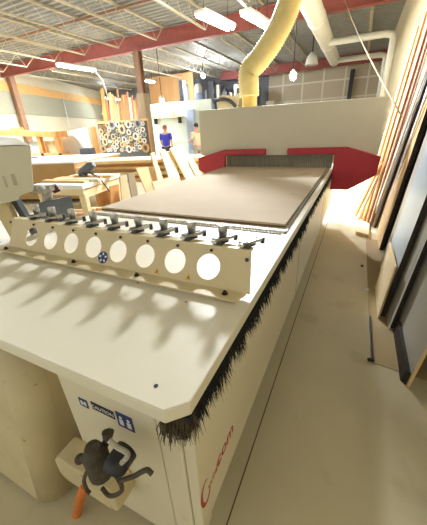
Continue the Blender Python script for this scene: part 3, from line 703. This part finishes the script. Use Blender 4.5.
rnd = random.Random(11)
ms = [pine, pine_l, pine_o, ply]
for k in range(10):
    a = rnd.uniform(-.78, -.3); c = .15+.09*k; z = .222
    b = MB(); b.obox(f(a, c, z+.02+.0*k), U*rnd.uniform(.1, .28), V*.038, Vector((0, 0, rnd.uniform(.015, .02)))); tag(b.build('wood_offcut', ms[k % 4], None, .003), 'wood offcut lying on the low shelf of the pale trestle table', 'offcut', 'offcuts under the trestle table')
for k, (a0, a1, c, h) in enumerate(((-.95, -.1, .2, .03), (-.85, .05, .35, .035), (-.9, -.05, .52, .03), (-.7, .1, .68, .04))):
    b = MB(); rbox(b, f, a0, a1, c, c+.12, .856, .856+h); tag(b.build('wood_strip', ms[k], None, .003), ['nearest wood strip lying on the trestle table', 'second wood strip from the front on the trestle table', 'third wood strip from the front on the trestle table', 'farthest wood strip lying on the trestle table'][k], 'strip')
# dark lamp with thin arm clamped there
t = thing('work_lamp', 'dark grey work lamp head on a thin black arm over the trestle table', 'lamp', f(-.15, .85, .86))
pA = aty(80, 174, 3.55); pB = aty(94, 164, 3.6)
b = MB(); b.tube([pA, pA.lerp(pB, .25), pA.lerp(pB, .8), pB], [.05, .075, .075, .04], 14); b.build('lamp_head', slate, t)
b = MB(); b.tube([pA.lerp(pB, .5)+Vector((0, 0, -.05)), aty(99, 177, 3.45), aty(119, 204, 3.1)], .011, 8); b.build('arm', dark, t)
b = MB(); b.tube([aty(81, 174, 3.52), aty(90, 178, 3.5), aty(99, 177, 3.45)], .018, 8); b.build('bracket', steel, t)
e = aty(119, 204, 3.1); b = MB(); b.tube([e, (e.x, e.y, 0.0)], .014, 8); b.build('stand', dark, t)

# stacked lumber between bench and machine
o_ = Vector((-4.1, 5.0, 0)); f = frame3(o_, Vector((.93, .36, 0)).normalized(), Vector((-.36, .93, 0)).normalized())
t = thing('lumber_trolley', 'low timber frame carrying the pile of boards left of the router', 'rack', o_)
for a in (-1.2, .9):
    b = MB(); rbox(b, f, a, a+.09, .1, 1.0, .0, .52); b.build('support', pine_o, t)
b = MB(); rbox(b, f, -1.3, 1.1, .1, 1.0, .52, .56); b.build('deck', pine, t)
rnd = random.Random(3); z = .562
for k in range(7):
    h = rnd.choice((.055, .065, .075)); a0 = -1.35+rnd.uniform(-.35, .25); a1 = 1.1+rnd.uniform(-.3, .5); ang = rnd.gauss(0, .035)
    f2 = frame3(o_+Vector((0, 0, 0)), Vector((.93+ang, .36-ang, 0)).normalized(), Vector((-.36+ang, .93+ang, 0)).normalized())
    b = MB(); rbox(b, f2, a0, a1, .02+.14*(k % 2)+rnd.uniform(0, .05), .95, z, z+h); z += h+.001+rnd.choice((0, 0, .006))*0
    tag(b.build('stacked_board', [pine, pine_o, pine_l, ply][k % 4], None, .006), 'long board, %s of the pile left of the router' % ['lowest', 'second lowest', 'third from the bottom', 'middle one', 'third from the top', 'second from the top', 'topmost'][k], 'board', 'pile of boards left of the router')

# boards leaning in front of the pile, beside the machine
def lean(name, label, pts, x0, k, t, m, edge=None):
    """board on the plane x = x0 - k*z; pts: TL, TR, BR, BL seen corners; its lower end runs down to the floor"""
    n = Vector((1, 0, k)).normalized(); P = [atp(px, py, (x0, 0, 0), n) for px, py in pts]
    def down(a, c): d = (c-a); s = (.012-a.z)/d.z; return a+d*s
    TL, TR, BR, BL = P; br = down(TR, BR); bl = down(TL, BL)
    b = MB(); b.prism([TL, TR, br, bl], -n*t); return tag(b.build(name, m, None, .003, loc=bl), label, 'board')
lean('leaning_board', 'wide tan board leaning on the lumber pile, left end of the row', ((136, 168), (159, 166), (170, 200), (153, 207)), -2.55, .42, .02, ply)
lean('leaning_board', 'narrow greyish board left of the wide tan one', ((128, 174), (134, 173), (141, 208), (134, 210)), -2.6, .25, .02, greywood)
lean('leaning_board', 'upright grey board leftmost in the row beside the trestle table', ((120, 176), (127, 175), (130, 212), (123, 213)), -2.62, .2, .02, pine_l)
lean('leaning_board', 'orange board behind the trestle table leg', ((110, 186), (119, 184), (121, 214), (112, 215)), -2.75, .2, .02, pine_o)
lean('wood_stick', 'thin stick leaning at the left of the narrow strips', ((151, 153), (154.5, 152), (165, 190), (161, 192)), -2.49, .41, .03, pine_l)
lean('wood_stick', 'second thin stick leaning between the tan board and the white framed panel', ((160, 150), (165, 149), (177, 184), (172, 186)), -2.56, .5, .03, pine_l)
lean('leaning_board', 'cream strip leaning left of the white framed panel', ((164, 152), (172, 150), (181, 182), (174, 186)), -2.62, .5, .02, pine_l)
lean('leaning_board', 'broad low cream board at the foot of the leaning strips', ((152, 182), (178, 175), (182, 187), (158, 198)), -2.42, .35, .02, pine_l)
lean('leaning_board', 'orange topped panel behind the white framed panel', ((172, 142), (181, 141), (194, 178), (186, 180)), -2.72, .5, .02, pine_o)
lean('framed_board', 'large frame of pale wood with a white centre leaning beside the router', ((170, 148), (182, 144), (200, 178), (189, 184)), -2.55, .5, .03, pine_l)
lean('white_board', 'white inset sheet resting on the large pale frame', ((172.5, 150), (181, 147.5), (195, 175), (188, 178)), -2.536, .5, .012, whitelam)
lean('leaning_board', 'small pale board at the right end of the row by the red guard', ((188, 160), (193, 158), (203, 176), (198, 179)), -2.5, .5, .02, ply)

# edge banding display board with coils hung on it
yb = 10.4; q0 = aty(97.5, 124, yb); q1 = aty(146, 121, yb); q2 = aty(146, 154, yb)
t = thing('coil_rack', 'dark board full of hanging edge banding coils in the middle distance', 'rack', ((q0.x+q1.x)/2, yb, 0))
b = MB(); b.box(q0.x, q1.x, yb, yb+.05, .2, q0.z); b.build('back_board', board_dark, t)
b = MB(); b.box(q0.x-.08, q1.x+.05, yb-.02, yb+.07, q0.z, q0.z+.08); b.build('top_rail', pine, t)
for x in (q0.x, q1.x-.08):
    b = MB(); b.box(x-.02, x+.1, yb+.05, yb+.13, 0, q0.z); b.build('post', pine_o, t)
rnd = random.Random(21); put = []
tries = 0
while len(put) < 64 and tries < 4000:
    tries += 1; r = rnd.choice((.08, .1, .12, .15, .19)); x = rnd.uniform(q0.x+.1, q1.x-.15); z = rnd.uniform(.85, q0.z-.05)
    if all((x-a)**2+(z-c)**2 > (.9*(r+s))**2 for a, c, s in put): put.append((x, z, r))
for i, (x, z, r) in enumerate(put):
    b = MB(); b.ring((x, yb-.03, z), (0, 1, 0), r, r*rnd.uniform(.5, .7), .05, 18)
    tag(b.build('edging_coil', ring_cols[rnd.choice((0, 0, 0, 1, 1, 2, 3))], None, loc=(x, yb-.03, z)), 'pale coil of edge banding hung on the dark board', 'coil', 'edge banding coils on the dark board')

# upright lumber storage behind
rnd = random.Random(8); x = aty(96, 100, 14).x; xe = aty(141, 100, 14).x
t = thing('lumber_rack', 'timber rail rack holding the upright lumber at the back', 'rack', ((x+xe)/2, 14.5, 0))
for z in (1.3, 2.6):
    b = MB(); b.box(x-.3, xe+.3, 14.55, 14.63, z, z+.1); b.build('rail', pine, t)
for xx in (x-.3, xe+.2):
    b = MB(); b.box(xx, xx+.1, 14.63, 14.75, 0, 2.9); b.build('post', pine_o, t)
pal = [pine_o, pine, brownwood, greywood, pine_l, brownwood, redwood, ply, redwood, brownwood]
while x < xe:
    w = rnd.uniform(.1, .2); h = rnd.uniform(3.0, 3.95)
    plank('rough board standing upright in the lumber rack behind the coils', (x+w/2, 14.25+[-.06, 0, .06][len(put) % 1], 0), (x+w/2+rnd.uniform(-.01, .01), 14.5, h), w, .03, rnd.choice(pal), 'upright_board', (0, -1, 0), 'upright boards in the rack')
    x += w+rnd.uniform(.0, .025)
b = MB(); q = aty(117, 124, 13.6); b.box(q.x-.1, aty(150, 124, 13.6).x, 13.5, 13.7, q.z-.05, q.z+.06); b.box(q.x, q.x+.08, 13.55, 13.65, 0, q.z); b.box(aty(149, 124, 13.6).x-.08, aty(149, 124, 13.6).x, 13.55, 13.65, 0, q.z)
tag(b.build('white_rail', whitelam), 'bright white rail on posts above the coil board', 'rail')

# shelf fittings on the pale partition
t = thing('wall_shelf', 'long pale shelf on the partition behind the workers', 'shelf', (-8, 12.9, 0))
a = aty(152, 118, 12.9); e = aty(183, 116, 12.9)
b = MB(); b.box(a.x, e.x, 12.72, 12.99, a.z-.04, a.z); b.build('shelf_board', ply, t)
b = MB()
for x in (a.x+.2, e.x-.2): b.box(x, x+.04, 12.75, 12.99, a.z-.3, a.z-.04)
b.build('bracket', steel_d, t)
rnd = random.Random(4); x = a.x+.1
for k in range(6):
    w = rnd.uniform(.08, .2); b = MB(); b.box(x, x+w, 12.75, 12.9, a.z+.001, a.z+rnd.uniform(.1, .24)); tag(b.build('shelf_box', [pine, bluelam, pine_o, whitelam, greylam, ply][k], None, .01), '%s box from the left on the long partition shelf' % ['first', 'second', 'third', 'fourth', 'fifth', 'last'][k], 'box'); x += w+rnd.uniform(.05, .15)
b = MB(); a = aty(186, 110, 12.95); e = aty(196.5, 150, 12.95); b.box(a.x, e.x, 12.93, 12.98, .02, a.z); tag(b.build('blue_panel', bag_b), 'pale blue panel on the partition behind the man in the light shirt', 'panel')
# things behind the gantry: dust collector, cabinets and pipes
yb = 14.2
t = thing('dust_collector', 'dust collector with hanging filter bags behind the gantry', 'dust collector', (aty(200, 100, yb).x, yb, 0))
for k, (px, m_, top, r) in enumerate(((186, bag_w, 84, .12), (194.5, bag_w, 83, .2), (199, bag_b, 93, .22), (206, bag_w, 99, .14), (212, bag_b, 102, .14), (216, bag_w, 100, .12))):
    q = aty(px, top, yb); b = MB(); yy = yb+(k % 2)*.35; b.tube([(q.x, yy, .5), (q.x, yy, .7), (q.x, yy, q.z-.15), (q.x, yy, q.z)], [r*.7, r, r, r*.6], 14); b.build('filter_bag', m_, t)
b = MB(); a = aty(184, 105, yb); e = aty(218, 105, yb); b.box(a.x, e.x, yb-.3, yb+.6, 0, .55); b.build('base', slate, t)
q = aty(226, 96, 13.2); t = thing('dust_hood', 'beige extraction machine with a sloping top behind the gantry', 'machine', (q.x, 13.2, 0))
b = MB(); P_ = [aty(217, 98, 13.2), aty(222, 95, 13.2), aty(234, 96, 13.2), aty(240, 92, 13.2), aty(240, 97, 13.2), aty(236, 112, 13.2), aty(218, 112, 13.2)]
b.prism(P_, (0, .7, 0)); b.build('hood', hood, t)
b = MB(); b.box(P_[6].x+.05, P_[5].x-.05, 13.25, 13.85, 0, P_[6].z); b.build('cabinet', hood, t)
b = MB(); b.tube(spline([aty(214, 101, 13.1), aty(222, 99, 13.0), aty(230, 101, 13.0), aty(236, 107, 13.1)], 6), .07, 8); b.build('flexible_pipe', steel_d, t)
for k, (px, top, w, m_) in enumerate(((180, 80, .12, slate), (238, 88, .1, slate), (250, 80, .28, greywood), (262, 103, .2, slate), (270, 101, .2, greylam), (279, 104, .22, slate))):
    q = aty(px, top, 15.5); b = MB(); b.box(q.x-w, q.x+w, 15.5, 15.9, 0, q.z); b.box(q.x-w*.6, q.x+w*.6, 15.45, 15.5, q.z*.4, q.z*.8)
    tag(b.build('machine_cabinet', m_, None, .02), ['tall slate cabinet at the left edge of the boarded wall', 'slim slate cabinet left of the hose end', 'weathered cabinet right behind the hose end', 'low slate machine under the drywall', 'low grey machine under the drywall', 'low slate machine under the drywall, right one'][k], 'cabinet')
rnd = random.Random(13)
for k in range(14):
    px = 185+k*4.3+rnd.uniform(-1, 1); q = aty(px, rnd.uniform(78, 92), 19); w = rnd.uniform(.06, .2)
    b = MB(); yo = 19+.36*(k % 3); b.box(q.x-w, q.x+w, yo, yo+.3, 0, q.z); tag(b.build('storage_upright', rnd.choice([slate, bag_b, backwall_m, greylam, steel_d]), None, .01), 'tall bluish grey storage upright in the far background', 'upright', 'storage uprights in front of the back wall')
q = aty(351.5, 80, 22.3); b = MB(); b.box(q.x-.12, q.x+.12, 22.2, 22.48, 0, 4.44); tag(b.build('drywall_post', steel_d), 'dark vertical post in front of the unpainted drywall', 'post')

# ------------------------------------------------------------------ the two workers
def skin_obj(name, verts, edges, rad, m, parent, root=0, sub=2):
    me = bpy.data.meshes.new(name); me.from_pydata([Vector(v) for v in verts], edges, []); me.materials.append(m)
    o = bpy.data.objects.new(name, me); C.objects.link(o); o.parent = parent; WL[o.name] = WL[parent.name]
    md = o.modifiers.new('skin', 'SKIN'); md.use_smooth_shade = True; md.use_x_symmetry = False
    sv = me.skin_vertices[0].data
    for i, r in enumerate(rad): sv[i].radius = r if isinstance(r, tuple) else (r, r); sv[i].use_root = (i == root)
    s = o.modifiers.new('sub', 'SUBSURF'); s.levels = sub; s.render_levels = sub
    return o
def person(loc, rz, label, hairm, topm, legm, arm_pose, head_turn=0.):
    t = thing('person', label, 'person', loc); 
    H = arm_pose
    V_ = [(0, 0, .95), (0, 0, 1.12), (0, .01, 1.3), (0, .01, 1.42), (0, 0, 1.5), (0, -.015, 1.56),
          (.1, 0, .9), (.11, -.01, .5), (.11, .02, .1), (.115, -.13, .04),
          (-.1, 0, .9), (-.11, -.01, .5), (-.11, .02, .1), (-.115, -.13, .04),
          (.19, .01, 1.4), H[0], H[1], H[2], (-.19, .01, 1.4), H[3], H[4], H[5]]
    E_ = [(0, 1), (1, 2), (2, 3), (3, 4), (4, 5), (0, 6), (6, 7), (7, 8), (8, 9), (0, 10), (10, 11), (11, 12), (12, 13), (3, 14), (14, 15), (15, 16), (16, 17), (3, 18), (18, 19), (19, 20), (20, 21)]
    r_ = [(.15, .11), (.13, .1), (.16, .11), (.12, .09), .055, .05, .085, .06, .045, .04, .085, .06, .045, .04, .06, .045, .038, .03, .06, .045, .038, .03]
    skin_obj('body', V_, E_, r_, skin, t)
    b = MB(); b.ball(Vector(loc)+Vector((0, -.02, 1.63)), .1, None, (.78, .95, 1.15), 16)
    b.ball(Vector(loc)+Vector((0, -.118, 1.62)), .018, None, (.7, 1, 1.2)); b.ball(Vector(loc)+Vector((.078, -.01, 1.62)), .022, None, (.4, .8, 1.2)); b.ball(Vector(loc)+Vector((-.078, -.01, 1.62)), .022, None, (.4, .8, 1.2)); b.build('head', skin, t)
    b = MB(); b.ball(Vector(loc)+Vector((0, -.002, 1.665)), .098, None, (.84, 1.0, .95), 16); b.build('hair', hairm, t)
    b = MB(); b.ball(Vector(loc)+Vector((.03, -.107, 1.64)), .011); b.ball(Vector(loc)+Vector((-.03, -.107, 1.64)), .011); b.build('eye', hair_m, t)
    b = MB(); b.ball(Vector(loc)+Vector((0, -.108, 1.575)), .018, None, (1.3, .5, .4)); b.build('mouth', redwood, t)
    el = lambda a, c, k: tuple(a[i]+(c[i]-a[i])*k for i in range(3))
    SV = [(0, 0, .9), (0, 0, 1.12), (0, .01, 1.3), (0, .01, 1.43), (.2, .01, 1.4), el((.2, .01, 1.4), H[0], .85), (-.2, .01, 1.4), el((-.2, .01, 1.4), H[3], .85)]
    skin_obj('shirt', SV, [(0, 1), (1, 2), (2, 3), (3, 4), (4, 5), (3, 6), (6, 7)], [(.185, .135), (.165, .13), (.195, .14), (.14, .11), .08, .066, .08, .066], topm, t)
    PV = [(0, 0, .95), (.1, 0, .86), (.11, -.01, .5), (.11, .02, .09), (-.1, 0, .86), (-.11, -.01, .5), (-.11, .02, .09)]
    skin_obj('trousers', PV, [(0, 1), (1, 2), (2, 3), (0, 4), (4, 5), (5, 6)], [(.165, .12), .105, .08, .068, .105, .08, .068], legm, t)
    for s in (-1, 1):
        b = MB(); c = Vector(loc)+Vector((s*.115, -.05, .045)); b.ball(c, .06, None, (.8, 2.1, .75)); b.build('shoe', shoe_m, t)
    for s, h, e in ((1, H[2], H[1]), (-1, H[5], H[4])):
        h = Vector(h); e = Vector(e); d = (h-e).normalized(); sd = d.cross(Vector((0, 0, 1))); sd = Vector((1, 0, 0)) if sd.length < .1 else sd.normalized(); b = MB(); L0 = Vector(loc)
        b.obox(L0+h+d*.035, sd*.035, d.cross(sd)*.014, d*.045)
        for k in range(4): q = h+d*.075+sd*(-.027+.018*k); b.tube([L0+q, L0+q+d*.035, L0+q+d*.06+d.cross(sd)*.015], [.009, .008, .006], 6)
        q = h+d*.02+sd*.034; b.tube([L0+q, L0+q+(d+sd).normalized()*.05], [.01, .007], 6)
        b.build('hand', skin, t, .004)
    t.rotation_euler = (0, 0, rz); return t
w1 = aty(166, 140, 10.6); w2 = aty(197, 140, 10.3)
person((w1.x, 10.6, 0), PI+.1, 'person in a blue T-shirt standing with back to the camera', hair_r, shirt_b, jeans, [(.25, 0, 1.14), (.22, -.12, .95), (.2, -.2, .93), (-.25, 0, 1.14), (-.22, -.12, .95), (-.2, -.2, .93)])
person((w2.x, 10.3, 0), -PI/2-.5, 'person in a pale shirt and grey trousers standing beside the left red guard', hair_m, shirt_w, trous, [(.23, -.02, 1.14), (.2, -.26, 1.12), (.12, -.36, 1.12), (-.23, -.02, 1.14), (-.2, -.26, 1.1), (-.12, -.36, 1.1)])

# ------------------------------------------------------------------ light and view
w = bpy.data.worlds.new('world'); bpy.context.scene.world = w; w.use_nodes = True
bg = w.node_tree.nodes['Background']; bg.inputs['Color'].default_value = (.99, 1, .9, 1); bg.inputs['Strength'].default_value = .8
sc = bpy.context.scene
sc.view_settings.view_transform = 'Standard'; sc.view_settings.look = 'None'; sc.view_settings.exposure = .35; sc.view_settings.gamma = 1
sc.view_settings.use_curve_mapping = False
